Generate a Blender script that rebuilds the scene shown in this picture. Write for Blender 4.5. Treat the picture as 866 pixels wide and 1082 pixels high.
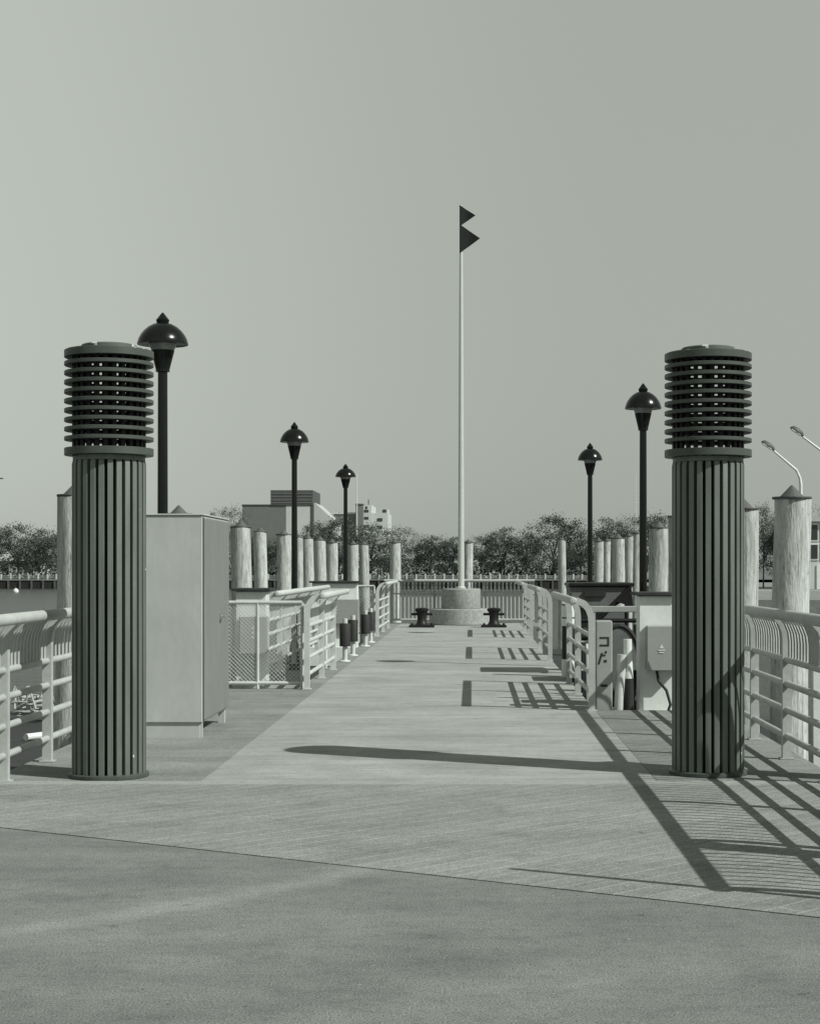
import bpy, math, random
from mathutils import Vector, Matrix
random.seed(7)
R = math.radians
for o in list(bpy.data.objects): bpy.data.objects.remove(o)
S = bpy.context.scene
COL = S.collection

# ---------------------------------------------------------------- camera, sky, sun, exposure
F, VX, VY, EYE = 1776.0, 498.0, 600.0, 1.5          # photograph measured at 866 x 1082
cam = bpy.data.cameras.new('camera'); camo = bpy.data.objects.new('camera', cam); COL.objects.link(camo)
camo.location = (0, 0, EYE); camo.rotation_euler = (R(90), 0, 0)
cam.sensor_fit = 'VERTICAL'; cam.sensor_height = 36.0; cam.sensor_width = 28.8
cam.lens = 36.0 * F / 1082.0
cam.shift_x = -(VX - 433) / 1082.0
cam.shift_y = (VY - 541) / 1082.0
cam.clip_start = 0.1; cam.clip_end = 6000
S.camera = camo
SUN_EL = R(42.3)
SUNV = Vector((0.880 * math.cos(SUN_EL), -0.475 * math.cos(SUN_EL), math.sin(SUN_EL))).normalized()
W = bpy.data.worlds.new('World'); S.world = W; W.use_nodes = True
nt = W.node_tree; nt.nodes.clear()
out = nt.nodes.new('ShaderNodeOutputWorld'); bg = nt.nodes.new('ShaderNodeBackground')
sky = nt.nodes.new('ShaderNodeTexSky'); sky.sky_type = 'NISHITA'; sky.sun_disc = False
sky.sun_elevation = SUN_EL; sky.sun_rotation = math.atan2(SUNV.x, SUNV.y)
sky.air_density = 1.6; sky.dust_density = 3.0; sky.ozone_density = 1.0
bw = nt.nodes.new('ShaderNodeRGBToBW')
pw = nt.nodes.new('ShaderNodeMath'); pw.operation = 'POWER'; pw.inputs[1].default_value = 0.10
comb = nt.nodes.new('ShaderNodeMix'); comb.data_type = 'RGBA'; comb.blend_type = 'MULTIPLY'
comb.inputs[0].default_value = 1.0
comb.inputs[7].default_value = (0.93*2.45, 1.0*2.45, 0.905*2.45, 1)          # the print's cool green-grey tone
nt.links.new(sky.outputs[0], bw.inputs[0]); nt.links.new(bw.outputs[0], pw.inputs[0])
nt.links.new(pw.outputs[0], comb.inputs[6]); tcw = nt.nodes.new('ShaderNodeTexCoord'); sep = nt.nodes.new('ShaderNodeSeparateXYZ')
hz_ = nt.nodes.new('ShaderNodeMapRange'); hz_.interpolation_type = 'SMOOTHSTEP'     # thin bright haze in the sky away from the sun
hz_.inputs[1].default_value = -.36; hz_.inputs[2].default_value = .10; hz_.inputs[3].default_value = 1.30; hz_.inputs[4].default_value = 1.0
sh = nt.nodes.new('ShaderNodeVectorMath'); sh.operation = 'SCALE'
nt.links.new(tcw.outputs['Generated'], sep.inputs[0]); nt.links.new(sep.outputs[0], hz_.inputs[0])
nt.links.new(comb.outputs[2], sh.inputs[0]); nt.links.new(hz_.outputs[0], sh.inputs['Scale'])
hz2 = nt.nodes.new('ShaderNodeMapRange'); hz2.interpolation_type = 'SMOOTHSTEP'    # sky left of the view dimmed again to cut ambient fill
hz2.inputs[1].default_value = -.9; hz2.inputs[2].default_value = -.45; hz2.inputs[3].default_value = .72; hz2.inputs[4].default_value = 1.0
zen = nt.nodes.new('ShaderNodeMapRange'); zen.interpolation_type = 'SMOOTHSTEP'    # sky above the view dimmed to weaken the ambient fill
zen.inputs[1].default_value = .34; zen.inputs[2].default_value = .85; zen.inputs[3].default_value = 1.0; zen.inputs[4].default_value = .55
sh2 = nt.nodes.new('ShaderNodeVectorMath'); sh2.operation = 'SCALE'; sh3 = nt.nodes.new('ShaderNodeVectorMath'); sh3.operation = 'SCALE'
nt.links.new(sep.outputs[0], hz2.inputs[0]); nt.links.new(sep.outputs[2], zen.inputs[0])
nt.links.new(sh.outputs[0], sh2.inputs[0]); nt.links.new(hz2.outputs[0], sh2.inputs['Scale'])
nt.links.new(sh2.outputs[0], sh3.inputs[0]); nt.links.new(zen.outputs[0], sh3.inputs['Scale'])
nt.links.new(sh3.outputs[0], bg.inputs[0])
bg.inputs[1].default_value = 0.15
nt.links.new(bg.outputs[0], out.inputs[0])
sl = bpy.data.lights.new('sun', 'SUN'); so = bpy.data.objects.new('sun', sl); COL.objects.link(so)
sl.energy = 4.75; sl.angle = R(0.5); sl.color = (0.985, 1.0, 0.95)
so.rotation_euler = SUNV.to_track_quat('Z', 'Y').to_euler(); so.location = (20, -10, 30)
S.view_settings.view_transform = 'Standard'; S.view_settings.look = 'None'
S.view_settings.exposure = 0.0; S.view_settings.gamma = 1.0; S.view_settings.use_curve_mapping = False

# ---------------------------------------------------------------- helpers
TINT = (0.955, 1.0, 0.96)
def g(v, t=TINT): return (v * t[0], v * t[1], v * t[2], 1)
def P(px, py, d): return Vector(((px - VX) * d / F, d, EYE + (VY - py) * d / F))
def X(px, d): return (px - VX) * d / F
def Z(py, d): return EYE + (VY - py) * d / F

def mat(name, v, rough=0.7, var=0.25, scale=6.0, stretch=(1, 1, 1), metal=0.0, bump=0.0, tint=TINT, fine=60.0, spec=0.4, spots=0.0, rnd=0.0, rotz=0.0, finev=.6):
    m = bpy.data.materials.new(name); m.use_nodes = True
    n = m.node_tree.nodes; l = m.node_tree.links
    b = n['Principled BSDF']; b.inputs['Roughness'].default_value = rough; b.inputs['Metallic'].default_value = metal
    b.inputs['Specular IOR Level'].default_value = spec
    tc = n.new('ShaderNodeTexCoord'); mp = n.new('ShaderNodeMapping'); mp.inputs['Scale'].default_value = stretch
    mp.inputs['Rotation'].default_value = (0, 0, rotz)
    l.new(tc.outputs['Object'], mp.inputs[0])
    n1 = n.new('ShaderNodeTexNoise'); n1.inputs['Scale'].default_value = scale; n1.inputs['Detail'].default_value = 6; n1.inputs['Roughness'].default_value = 0.62
    n2 = n.new('ShaderNodeTexNoise'); n2.inputs['Scale'].default_value = fine; n2.inputs['Detail'].default_value = 3
    l.new(mp.outputs[0], n1.inputs[0]); l.new(mp.outputs[0], n2.inputs[0])
    r1 = n.new('ShaderNodeMapRange'); r1.inputs[1].default_value = 0.28; r1.inputs[2].default_value = 0.72
    r1.inputs[3].default_value = 1 - var; r1.inputs[4].default_value = 1 + var
    r2 = n.new('ShaderNodeMapRange'); r2.inputs[1].default_value = 0.25; r2.inputs[2].default_value = 0.75
    r2.inputs[3].default_value = 1 - var * finev; r2.inputs[4].default_value = 1 + var * finev
    l.new(n1.outputs[0], r1.inputs[0]); l.new(n2.outputs[0], r2.inputs[0])
    mu = n.new('ShaderNodeMath'); mu.operation = 'MULTIPLY'; l.new(r1.outputs[0], mu.inputs[0]); l.new(r2.outputs[0], mu.inputs[1])
    last = mu
    if rnd:
        oi = n.new('ShaderNodeObjectInfo'); r3 = n.new('ShaderNodeMapRange'); r3.inputs[3].default_value = 1 - rnd; r3.inputs[4].default_value = 1 + rnd
        l.new(oi.outputs['Random'], r3.inputs[0]); mm = n.new('ShaderNodeMath'); mm.operation = 'MULTIPLY'
        l.new(last.outputs[0], mm.inputs[0]); l.new(r3.outputs[0], mm.inputs[1]); last = mm
    vm = n.new('ShaderNodeVectorMath'); vm.operation = 'SCALE'; vm.inputs[0].default_value = g(v, tint)[:3]
    l.new(last.outputs[0], vm.inputs['Scale'])
    src = vm.outputs[0]
    if spots:
        n3 = n.new('ShaderNodeTexNoise'); n3.inputs['Scale'].default_value = 17; n3.inputs['Detail'].default_value = 2
        l.new(tc.outputs['Object'], n3.inputs[0])
        r4 = n.new('ShaderNodeMapRange'); r4.inputs[1].default_value = spots; r4.inputs[2].default_value = spots + .03
        l.new(n3.outputs[0], r4.inputs[0])
        mx = n.new('ShaderNodeMix'); mx.data_type = 'RGBA'; l.new(r4.outputs[0], mx.inputs[0]); l.new(src, mx.inputs[6]); mx.inputs[7].default_value = g(.6)
        src = mx.outputs[2]
    l.new(src, b.inputs['Base Color'])
    if bump:
        bp = n.new('ShaderNodeBump'); bp.inputs['Strength'].default_value = bump; bp.inputs['Distance'].default_value = 0.01
        l.new(n2.outputs[0], bp.inputs['Height']); l.new(bp.outputs[0], b.inputs['Normal'])
    m['mu'] = 1
    return m

class MB:
    def __init__(s): s.v = []; s.f = []; s.sm = []
    def add(s, vs, fs, smooth=False):
        o = len(s.v); s.v += [tuple(q) for q in vs]
        for f in fs: s.f.append([i + o for i in f]); s.sm.append(smooth)
        return s
    def box(s, a, b, bev=0.0):
        x0, y0, z0 = [min(a[i], b[i]) for i in range(3)]; x1, y1, z1 = [max(a[i], b[i]) for i in range(3)]
        if bev <= 0:
            return s.add([(x0,y0,z0),(x1,y0,z0),(x1,y1,z0),(x0,y1,z0),(x0,y0,z1),(x1,y0,z1),(x1,y1,z1),(x0,y1,z1)],
              [(3,2,1,0),(4,5,6,7),(0,1,5,4),(1,2,6,5),(2,3,7,6),(3,0,4,7)])
        def ring(z, i): # octagonal ring of a chamfered outline
            a0, b0, a1, b1 = x0 + i, y0 + i, x1 - i, y1 - i; c = bev
            return [(a0+c,b0,z),(a1-c,b0,z),(a1,b0+c,z),(a1,b1-c,z),(a1-c,b1,z),(a0+c,b1,z),(a0,b1-c,z),(a0,b0+c,z)]
        vs = ring(z0, bev) + ring(z0 + bev, 0) + ring(z1 - bev, 0) + ring(z1, bev)
        fs = [tuple(range(7, -1, -1)), tuple(range(24, 32))]
        for k in range(3):
            for i in range(8):
                j = (i + 1) % 8; fs.append((k*8+i, k*8+j, (k+1)*8+j, (k+1)*8+i))
        return s.add(vs, fs)
    def prism(s, pts, z0, z1):
        n = len(pts)
        vs = [(p[0], p[1], z0) for p in pts] + [(p[0], p[1], z1) for p in pts]
        fs = [tuple(range(n - 1, -1, -1)), tuple(range(n, 2*n))] + [(i, (i+1) % n, n + (i+1) % n, n + i) for i in range(n)]
        return s.add(vs, fs)
    def prism_y(s, pts, y0, y1):       # outline in x,z extruded along y
        n = len(pts)
        vs = [(p[0], y0, p[1]) for p in pts] + [(p[0], y1, p[1]) for p in pts]
        fs = [tuple(range(n)), tuple(range(2*n - 1, n - 1, -1))] + [(i, n + i, n + (i+1) % n, (i+1) % n) for i in range(n)]
        return s.add(vs, fs)
    def prism_x(s, pts, x0, x1):
        n = len(pts)
        vs = [(x0, p[0], p[1]) for p in pts] + [(x1, p[0], p[1]) for p in pts]
        fs = [tuple(range(n - 1, -1, -1)), tuple(range(n, 2*n))] + [(i, (i+1) % n, n + (i+1) % n, n + i) for i in range(n)]
        return s.add(vs, fs)
    def tube(s, pts, r, n=10, caps=True):
        pts = [Vector(p) for p in pts]; rs = r if isinstance(r, (list, tuple)) else [r] * len(pts)
        vs = []; up = None
        for i, p in enumerate(pts):
            t = (pts[min(i+1, len(pts)-1)] - pts[max(i-1, 0)]).normalized()
            if up is None:
                up = Vector((0, 0, 1)) if abs(t.z) < .9 else Vector((1, 0, 0))
            a = t.cross(up).normalized(); b = a.cross(t).normalized(); up = b
            for k in range(n):
                an = 2 * math.pi * k / n
                vs.append(p + (a * math.cos(an) + b * math.sin(an)) * rs[i])
        fs = []
        for i in range(len(pts) - 1):
            for k in range(n):
                j = (k + 1) % n; fs.append((i*n+k, (i+1)*n+k, (i+1)*n+j, i*n+j)[::-1])
        s.add(vs, fs, True)
        if caps:
            o = len(s.v) - len(vs); s.f.append([o + k for k in range(n)]); s.sm.append(False)
            e = o + (len(pts)-1)*n; s.f.append([e + k for k in range(n-1, -1, -1)]); s.sm.append(False)
        return s
    def lathe(s, prof, c=(0, 0, 0), n=32, smooth=True):
        vs = []; fs = []
        for r, z in prof:
            for k in range(n):
                an = 2 * math.pi * k / n; vs.append((c[0] + r * math.cos(an), c[1] + r * math.sin(an), c[2] + z))
        for i in range(len(prof) - 1):
            for k in range(n):
                j = (k + 1) % n; fs.append((i*n+k, i*n+j, (i+1)*n+j, (i+1)*n+k))
        fs.append(tuple(range(n - 1, -1, -1))); m_ = (len(prof)-1)*n; fs.append(tuple(range(m_, m_ + n)))
        return s.add(vs, fs, smooth)
    def bar(s, pts, wdir, w, t):       # flat bar swept along a path; wdir = width direction
        pts = [Vector(p) for p in pts]; wd = Vector(wdir).normalized(); vs = []
        for i, p in enumerate(pts):
            tg = (pts[min(i+1, len(pts)-1)] - pts[max(i-1, 0)]).normalized(); nn = tg.cross(wd).normalized()
            for a, b in ((-1,-1),(1,-1),(1,1),(-1,1)): vs.append(p + wd * (a*w/2) + nn * (b*t/2))
        fs = [(3,2,1,0)]; e = (len(pts)-1)*4; fs.append((e, e+1, e+2, e+3))
        for i in range(len(pts)-1):
            for k in range(4):
                j = (k+1) % 4; fs.append((i*4+k, i*4+j, (i+1)*4+j, (i+1)*4+k))
        return s.add(vs, fs)
    def build(s, name, m, parent=None, origin=None):
        me = bpy.data.meshes.new(name)
        vs = s.v
        if origin is not None: vs = [(x-origin[0], y-origin[1], z-origin[2]) for x, y, z in vs]
        me.from_pydata(vs, [], s.f); me.update()
        me.polygons.foreach_set('use_smooth', s.sm)
        import bmesh
        b = bmesh.new(); b.from_mesh(me); bmesh.ops.recalc_face_normals(b, faces=b.faces); b.to_mesh(me); b.free()
        if any(s.sm):
            try: me.set_sharp_from_angle(angle=R(40))
            except Exception: pass
        o = bpy.data.objects.new(name, me); COL.objects.link(o)
        if m: me.materials.append(m)
        if parent is not None: o.parent = parent
        if origin is not None: o.location = origin
        return o

def thing(name, label, cat, loc=(0, 0, 0), group=None, rz=0.0):
    o = bpy.data.objects.new(name, None); COL.objects.link(o); o.location = loc; o.rotation_euler = (0, 0, rz)
    o.empty_display_size = .2
    o['label'] = label; o['category'] = cat
    if group: o['group'] = group
    return o
def tag(o, label, cat, group=None):
    o['label'] = label; o['category'] = cat
    if group: o['group'] = group
    return o
def struct(o, label=None, kind='structure', cat=None):
    o['kind'] = kind
    if label: o['label'] = label
    if cat: o['category'] = cat
    return o
def copy_thing(src, loc, label, rz=0.0, scale=None, group=None):
    r = src.copy(); COL.objects.link(r); r.location = loc; r.rotation_euler = (0, 0, rz)
    if scale: r.scale = scale
    r['label'] = label
    if group: r['group'] = group
    for ch in src.children:
        c = ch.copy(); COL.objects.link(c); c.parent = r
        for gch in ch.children:
            d = gch.copy(); COL.objects.link(d); d.parent = c
    return r

# ---------------------------------------------------------------- materials
GREEN = (0.86, 1.0, 0.88)
M = {}
M['paint'] = mat('dark_green_paint', .112, .5, .24, 4, stretch=(4, 4, .5), tint=GREEN, spec=.8, spots=.775)
M['paint_plain'] = mat('dark_green_paint_plain', .07, .45, .14, 7, tint=GREEN, spec=.4)
M['paint_dark'] = mat('green_black_paint', .012, .55, .1, 7, tint=GREEN, spec=.3)
M['lamp_black'] = mat('gloss_black_paint', .007, .22, .1, 8, tint=GREEN, spec=.35)
M['lid'] = mat('spotted_lid_paint', .10, .6, .15, 7, tint=GREEN, spec=.4, spots=.555)
M['glass'] = mat('frosted_globe', .26, .2, .1, 8, spec=.6)
M['rail'] = mat('galvanised_rail', .40, .5, .14, 4, fine=30, spec=.4)
M['rail_pale'] = mat('pale_rail', .50, .5, .12, 4, fine=30, spec=.4)
M['pole'] = mat('brushed_aluminium', .62, .35, .05, 3, metal=.35)
M['flag'] = mat('dark_pennant', .012, .8, .1, 6, tint=GREEN)
M['granite'] = mat('speckled_granite', .30, .75, .3, 14, fine=45)
M['iron'] = mat('black_iron', .010, .5, .2, 9, spec=.3)
M['wood_pile'] = mat('weathered_pile', .44, .9, .30, 5, stretch=(3, 3, .45), bump=.8, fine=22, rnd=.12)
M['cap'] = mat('pile_cap_metal', .085, .6, .2, 5)
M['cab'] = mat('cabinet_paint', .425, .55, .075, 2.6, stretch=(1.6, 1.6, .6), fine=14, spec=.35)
M['cab_side'] = mat('cabinet_shaded_side', .19, .55, .10, 2.6, stretch=(1.6, 1.6, .6), fine=14, spec=.35)  # door side darker than the front, its shade put into the colour
M['white'] = mat('white_paint', .66, .5, .12, 4)
M['grey_box'] = mat('grey_enamel', .30, .5, .08, 3)
M['dark'] = mat('dark_rubber', .02, .7, .2, 6)
M['dark_wood'] = mat('dark_timber', .035, .85, .35, 3, stretch=(1, 6, 1))
M['steel'] = mat('bare_steel', .5, .3, .08, 8, metal=.8)
M['leaf'] = mat('foliage', .10, .75, .35, .55, fine=2.0, rnd=.30, tint=(.86, 1, .86), spec=.2)
M['leaf_dark'] = mat('foliage_dark', .07, .75, .35, .55, fine=2.0, rnd=.25, tint=(.84, 1, .86), spec=.2)
M['bark'] = mat('bark', .09, .9, .3, 3)
M['brick'] = mat('grey_brick', .155, .9, .08, 1.0, fine=3)
M['concrete'] = mat('pale_concrete', .50, .8, .06, .6, fine=3)
M['roof_white'] = mat('white_sheet_roof', .46, .5, .05, .6, fine=3)
M['clad'] = mat('dark_cladding', .075, .8, .15, .6, fine=3)
M['window'] = mat('window_glass', .035, .12, .1, 2, spec=.6)
M['seawall_wood'] = mat('seawall_timber', .022, .9, .45, 1.2, stretch=(3, 1, .3))  # the seawall's own dark timber colour
M['white_far'] = mat('far_white_paint', .5, .7, .1, 1)
M['canvas'] = mat('grey_canvas', .12, .8, .25, 3)
M['mesh_wire'] = mat('galvanised_wire', .48, .5, .1, 8)
M['rope'] = mat('pale_rope', .38, .9, .2, 20)

def crack_pile(m):
    n = m.node_tree.nodes; l = m.node_tree.links; b = n['Principled BSDF']; src = b.inputs['Base Color'].links[0].from_socket
    tc = n.new('ShaderNodeTexCoord'); oi = n.new('ShaderNodeObjectInfo')
    ad = n.new('ShaderNodeVectorMath'); ad.operation = 'MULTIPLY_ADD'; ad.inputs[1].default_value = (1, 1, 1)
    sc_ = n.new('ShaderNodeVectorMath'); sc_.operation = 'SCALE'; sc_.inputs[0].default_value = (7, 3, 11); l.new(oi.outputs['Random'], sc_.inputs['Scale'])
    l.new(tc.outputs['Object'], ad.inputs[0]); l.new(sc_.outputs[0], ad.inputs[2])
    cur = src
    for stretch, scale, lo, hi, dark in (((10, 10, .35), 2.2, .55, .64, .55), ((3, 3, 1.2), 3.0, .56, .70, .62), ((9, 9, 6), 2.5, .62, .68, .6)):
        mp = n.new('ShaderNodeMapping'); mp.inputs['Scale'].default_value = stretch; l.new(ad.outputs[0], mp.inputs[0])
        nz = n.new('ShaderNodeTexNoise'); nz.inputs['Scale'].default_value = scale; nz.inputs['Detail'].default_value = 5; nz.inputs['Roughness'].default_value = .65
        l.new(mp.outputs[0], nz.inputs[0])
        mr = n.new('ShaderNodeMapRange'); mr.inputs[1].default_value = lo; mr.inputs[2].default_value = hi; mr.inputs[3].default_value = 1; mr.inputs[4].default_value = dark
        l.new(nz.outputs[0], mr.inputs[0])
        v = n.new('ShaderNodeVectorMath'); v.operation = 'SCALE'; l.new(cur, v.inputs[0]); l.new(mr.outputs[0], v.inputs['Scale']); cur = v.outputs[0]
    l.new(cur, b.inputs['Base Color'])
crack_pile(M['wood_pile'])

def ground_mat(name, v, var, plank=None, line=0.6, light=False, arc=None):
    """grainy ground: blotches, fine grit, streaks; optional planks ((angle, width, length))"""
    m = mat(name, v, .85, var, 1.3, fine=120, bump=.4, spec=.2, finev=3.2)
    n = m.node_tree.nodes; l = m.node_tree.links; b = n['Principled BSDF']
    src = b.inputs['Base Color'].links[0].from_socket
    geo = n.new('ShaderNodeNewGeometry')
    # broad worn streaks
    mp = n.new('ShaderNodeMapping'); mp.inputs['Scale'].default_value = (.35, 1.5, 1); mp.inputs['Rotation'].default_value = (0, 0, R(-12))
    l.new(geo.outputs['Position'], mp.inputs[0])
    nz = n.new('ShaderNodeTexNoise'); nz.inputs['Scale'].default_value = 1.4; nz.inputs['Detail'].default_value = 8; nz.inputs['Roughness'].default_value = .7
    l.new(mp.outputs[0], nz.inputs[0])
    mr = n.new('ShaderNodeMapRange'); mr.inputs[1].default_value = .3; mr.inputs[2].default_value = .7; mr.inputs[3].default_value = 1 - var; mr.inputs[4].default_value = 1 + var
    l.new(nz.outputs[0], mr.inputs[0])
    sc = n.new('ShaderNodeVectorMath'); sc.operation = 'SCALE'; l.new(src, sc.inputs[0]); l.new(mr.outputs[0], sc.inputs['Scale'])
    cur = sc.outputs[0]
    # dark and pale specks, old stains
    for scl, lo, hi, val in ((14, .52, .60, .91), (70, .58, .63, 1.16), (55, .60, .64, .80), (38, .66, .70, .62), (31, .67, .71, 1.35), (2.3, .56, .72, .84), (.55, .50, .66, 1.10)):
        nq = n.new('ShaderNodeTexNoise'); nq.inputs['Scale'].default_value = scl; nq.inputs['Detail'].default_value = 4
        l.new(geo.outputs['Position'], nq.inputs[0])
        rq = n.new('ShaderNodeMapRange'); rq.inputs[1].default_value = lo; rq.inputs[2].default_value = hi; rq.inputs[3].default_value = 1; rq.inputs[4].default_value = val
        l.new(nq.outputs[0], rq.inputs[0])
        sq = n.new('ShaderNodeVectorMath'); sq.operation = 'SCALE'; l.new(cur, sq.inputs[0]); l.new(rq.outputs[0], sq.inputs['Scale']); cur = sq.outputs[0]
    # rare dark specks
    ns = n.new('ShaderNodeTexNoise'); ns.inputs['Scale'].default_value = 9; ns.inputs['Detail'].default_value = 5
    l.new(geo.outputs['Position'], ns.inputs[0])
    rs = n.new('ShaderNodeMapRange'); rs.inputs[1].default_value = .68; rs.inputs[2].default_value = .74; rs.inputs[3].default_value = 1; rs.inputs[4].default_value = .72
    l.new(ns.outputs[0], rs.inputs[0])
    s2 = n.new('ShaderNodeVectorMath'); s2.operation = 'SCALE'; l.new(cur, s2.inputs[0]); l.new(rs.outputs[0], s2.inputs['Scale']); cur = s2.outputs[0]
    if plank:
        ang, w, ln, contrast, mort = plank
        mp2 = n.new('ShaderNodeMapping'); mp2.inputs['Rotation'].default_value = (0, 0, -ang); mp2.inputs['Location'].default_value = (23.7, .05, 0)
        l.new(geo.outputs['Position'], mp2.inputs[0])
        br = n.new('ShaderNodeTexBrick'); br.inputs['Scale'].default_value = 1
        br.inputs['Brick Width'].default_value = ln; br.inputs['Row Height'].default_value = w
        br.inputs['Mortar Size'].default_value = mort; br.inputs['Mortar Smooth'].default_value = .4
        br.inputs['Color1'].default_value = (1 - contrast,) * 3 + (1,); br.inputs['Color2'].default_value = (1 + contrast,) * 3 + (1,)
        br.inputs['Mortar'].default_value = (line, line, line, 1)
        l.new(mp2.outputs[0], br.inputs[0])
        mul = n.new('ShaderNodeVectorMath'); mul.operation = 'MULTIPLY'; l.new(cur, mul.inputs[0])
        l.new(br.outputs[0], mul.inputs[1]); cur = mul.outputs[0]
        # long wood grain along the boards
        mp3 = n.new('ShaderNodeMapping'); mp3.inputs['Scale'].default_value = (1.0, 16, 1)
        l.new(mp2.outputs[0], mp3.inputs[0])
        ng = n.new('ShaderNodeTexNoise'); ng.inputs['Scale'].default_value = 1.6; ng.inputs['Detail'].default_value = 4; l.new(mp3.outputs[0], ng.inputs[0])
        rg = n.new('ShaderNodeMapRange'); rg.inputs[1].default_value = .3; rg.inputs[2].default_value = .7; rg.inputs[3].default_value = .92; rg.inputs[4].default_value = 1.08
        l.new(ng.outputs[0], rg.inputs[0])
        s3 = n.new('ShaderNodeVectorMath'); s3.operation = 'SCALE'; l.new(cur, s3.inputs[0]); l.new(rg.outputs[0], s3.inputs['Scale']); cur = s3.outputs[0]
    if arc:
        cx, cy, rad, w, gain = arc            # a worn pale sweep, e.g. a tyre track
        sb = n.new('ShaderNodeVectorMath'); sb.operation = 'DISTANCE'; l.new(geo.outputs['Position'], sb.inputs[0]); sb.inputs[1].default_value = (cx, cy, 0)
        d1 = n.new('ShaderNodeMath'); d1.operation = 'SUBTRACT'; l.new(sb.outputs['Value'], d1.inputs[0]); d1.inputs[1].default_value = rad
        d2 = n.new('ShaderNodeMath'); d2.operation = 'ABSOLUTE'; l.new(d1.outputs[0], d2.inputs[0])
        ra = n.new('ShaderNodeMapRange'); ra.interpolation_type = 'SMOOTHSTEP'
        ra.inputs[1].default_value = 0; ra.inputs[2].default_value = w; ra.inputs[3].default_value = 1 + gain; ra.inputs[4].default_value = 1
        l.new(d2.outputs[0], ra.inputs[0])
        s4 = n.new('ShaderNodeVectorMath'); s4.operation = 'SCALE'; l.new(cur, s4.inputs[0]); l.new(ra.outputs[0], s4.inputs['Scale']); cur = s4.outputs[0]
    l.new(cur, b.inputs['Base Color'])
    return m
M['plaza'] = ground_mat('plaza_paving', .183, .17, arc=(-6.2, 12.6, 7.1, .18, .26))
M['planks'] = ground_mat('diagonal_boards', .232, .13, plank=(R(45), .14, 2.6, .06, .007), line=1.34)
M['walk'] = ground_mat('pale_walkway', .31, .14, plank=(0, .30, 90.0, .05, .008), line=.70)
M['side'] = ground_mat('side_decking', .225, .16, plank=(0, .14, 3.0, .05, .005), line=.8)
M['land'] = ground_mat('far_land', .14, .2)
M['quay'] = ground_mat('quay_paving', .22, .15)
M['kerbstrip'] = ground_mat('pale_sill', .31, .08)

# water
m = bpy.data.materials.new('harbour_water'); m.use_nodes = True; n = m.node_tree.nodes; l = m.node_tree.links
b = n['Principled BSDF']; b.inputs['Base Color'].default_value = g(.05); b.inputs['Roughness'].default_value = .22; b.inputs['IOR'].default_value = 1.33
geo = n.new('ShaderNodeNewGeometry'); mp = n.new('ShaderNodeMapping'); mp.inputs['Scale'].default_value = (.45, 1.0, 1)
l.new(geo.outputs['Position'], mp.inputs[0])
na = n.new('ShaderNodeTexNoise'); na.inputs['Scale'].default_value = 1.1; na.inputs['Detail'].default_value = 7; na.inputs['Roughness'].default_value = .65
l.new(mp.outputs[0], na.inputs[0]); bp = n.new('ShaderNodeBump'); bp.inputs['Strength'].default_value = 1; bp.inputs['Distance'].default_value = .55
l.new(na.outputs[0], bp.inputs['Height']); l.new(bp.outputs[0], b.inputs['Normal']); M['water'] = m

# ---------------------------------------------------------------- setting
WZ = -1.2
LE, RE = -3.42, 2.62           # deck edges
NB = 11.62                     # end of the board field, start of the pier
struct(MB().add([(-2500,-60,WZ),(2500,-60,WZ),(2500,4500,WZ),(-2500,4500,WZ)], [(0,1,2,3)]).build('water', M['water']))
def bnd(x): return 9.70 + (x + 2.72) * (7.20 - 9.70) / (1.49 + 2.72)   # joint between paving and boards
GAP = .005
struct(MB().prism([(-14,-30),(20,-30),(20,bnd(20) if bnd(20) > -29 else -29),(6.5,bnd(6.5)-GAP),(-5.7,bnd(-5.7)-GAP),(-14,bnd(-5.7)-GAP)], -.06, 0).build('plaza', M['plaza']))
struct(MB().prism([(-5.7,bnd(-5.7)+GAP),(2.62,bnd(2.62)+GAP),(2.62,NB),(-5.7,NB)], -.06, .003).build('board_deck', M['planks']))
struct(MB().prism([(-5.7,NB+.005),(RE,NB+.005),(RE,NB+.2),(-5.7,NB+.2)], -.06, .0015).build('deck_sill', M['kerbstrip']))
for xa, xb in ((-2.05,-1.2),(-1.05,-.35),(-.1,.25)):
    struct(MB().prism([(xa,bnd(xa)-.0075),(xb,bnd(xb)-.0075),(xb,bnd(xb)+.0075),(xa,bnd(xa)+.0075)], -.05, -.004).build('joint_sand', M['kerbstrip']))
# quay wall under the shore side
struct(MB().prism([(-14,-30),(20,-30),(20,-29),(6.5,3.9),(2.63,6.3),(2.63,NB+.2),(-5.7,NB+.2),(-5.7,11.3),(-14,11.3)], -2.4, -.065).build('quay_foundation', M['dark_wood']))
PE = 45.9                      # pier end
WL, WR = -1.9, 1.30
struct(MB().prism([(WL,NB+.205),(WR,NB+.205),(WR,PE),(WL,PE)], -.12, 0).build('walkway', M['walk']))
side = MB().prism([(LE,NB+.205),(WL-.006,NB+.205),(WL-.006,20.95),(LE,20.95)], -.12, -.003)
side.prism([(-2.16,20.955),(WL-.006,20.955),(WL-.006,PE),(-2.16,PE)], -.12, -.003)
side.prism([(-2.5,43.2),(-2.165,43.2),(-2.165,PE),(-2.5,PE)], -.12, -.003)
struct(side.build('left_side_deck', M['side']))
side = MB().prism([(WR+.006,NB+.205),(RE,NB+.205),(RE,17.75),(WR+.006,17.75)], -.12, -.003)
side.prism([(WR+.006,43.2),(1.8,43.2),(1.8,PE),(WR+.006,PE)], -.12, -.003)
struct(side.build('right_side_deck', M['side']))
low = MB()
for k in range(76):            # lower landing boards, open joints
    y0 = 21.0 + k * .29
    if y0 < 43: low.box((-4.0, y0, -.47), (-2.2, y0 + .27, -.42))
    y1 = 17.8 + k * .29
    if y1 < 43: low.box((1.36, y1, -.47), (3.1, y1 + .27, -.42))
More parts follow.
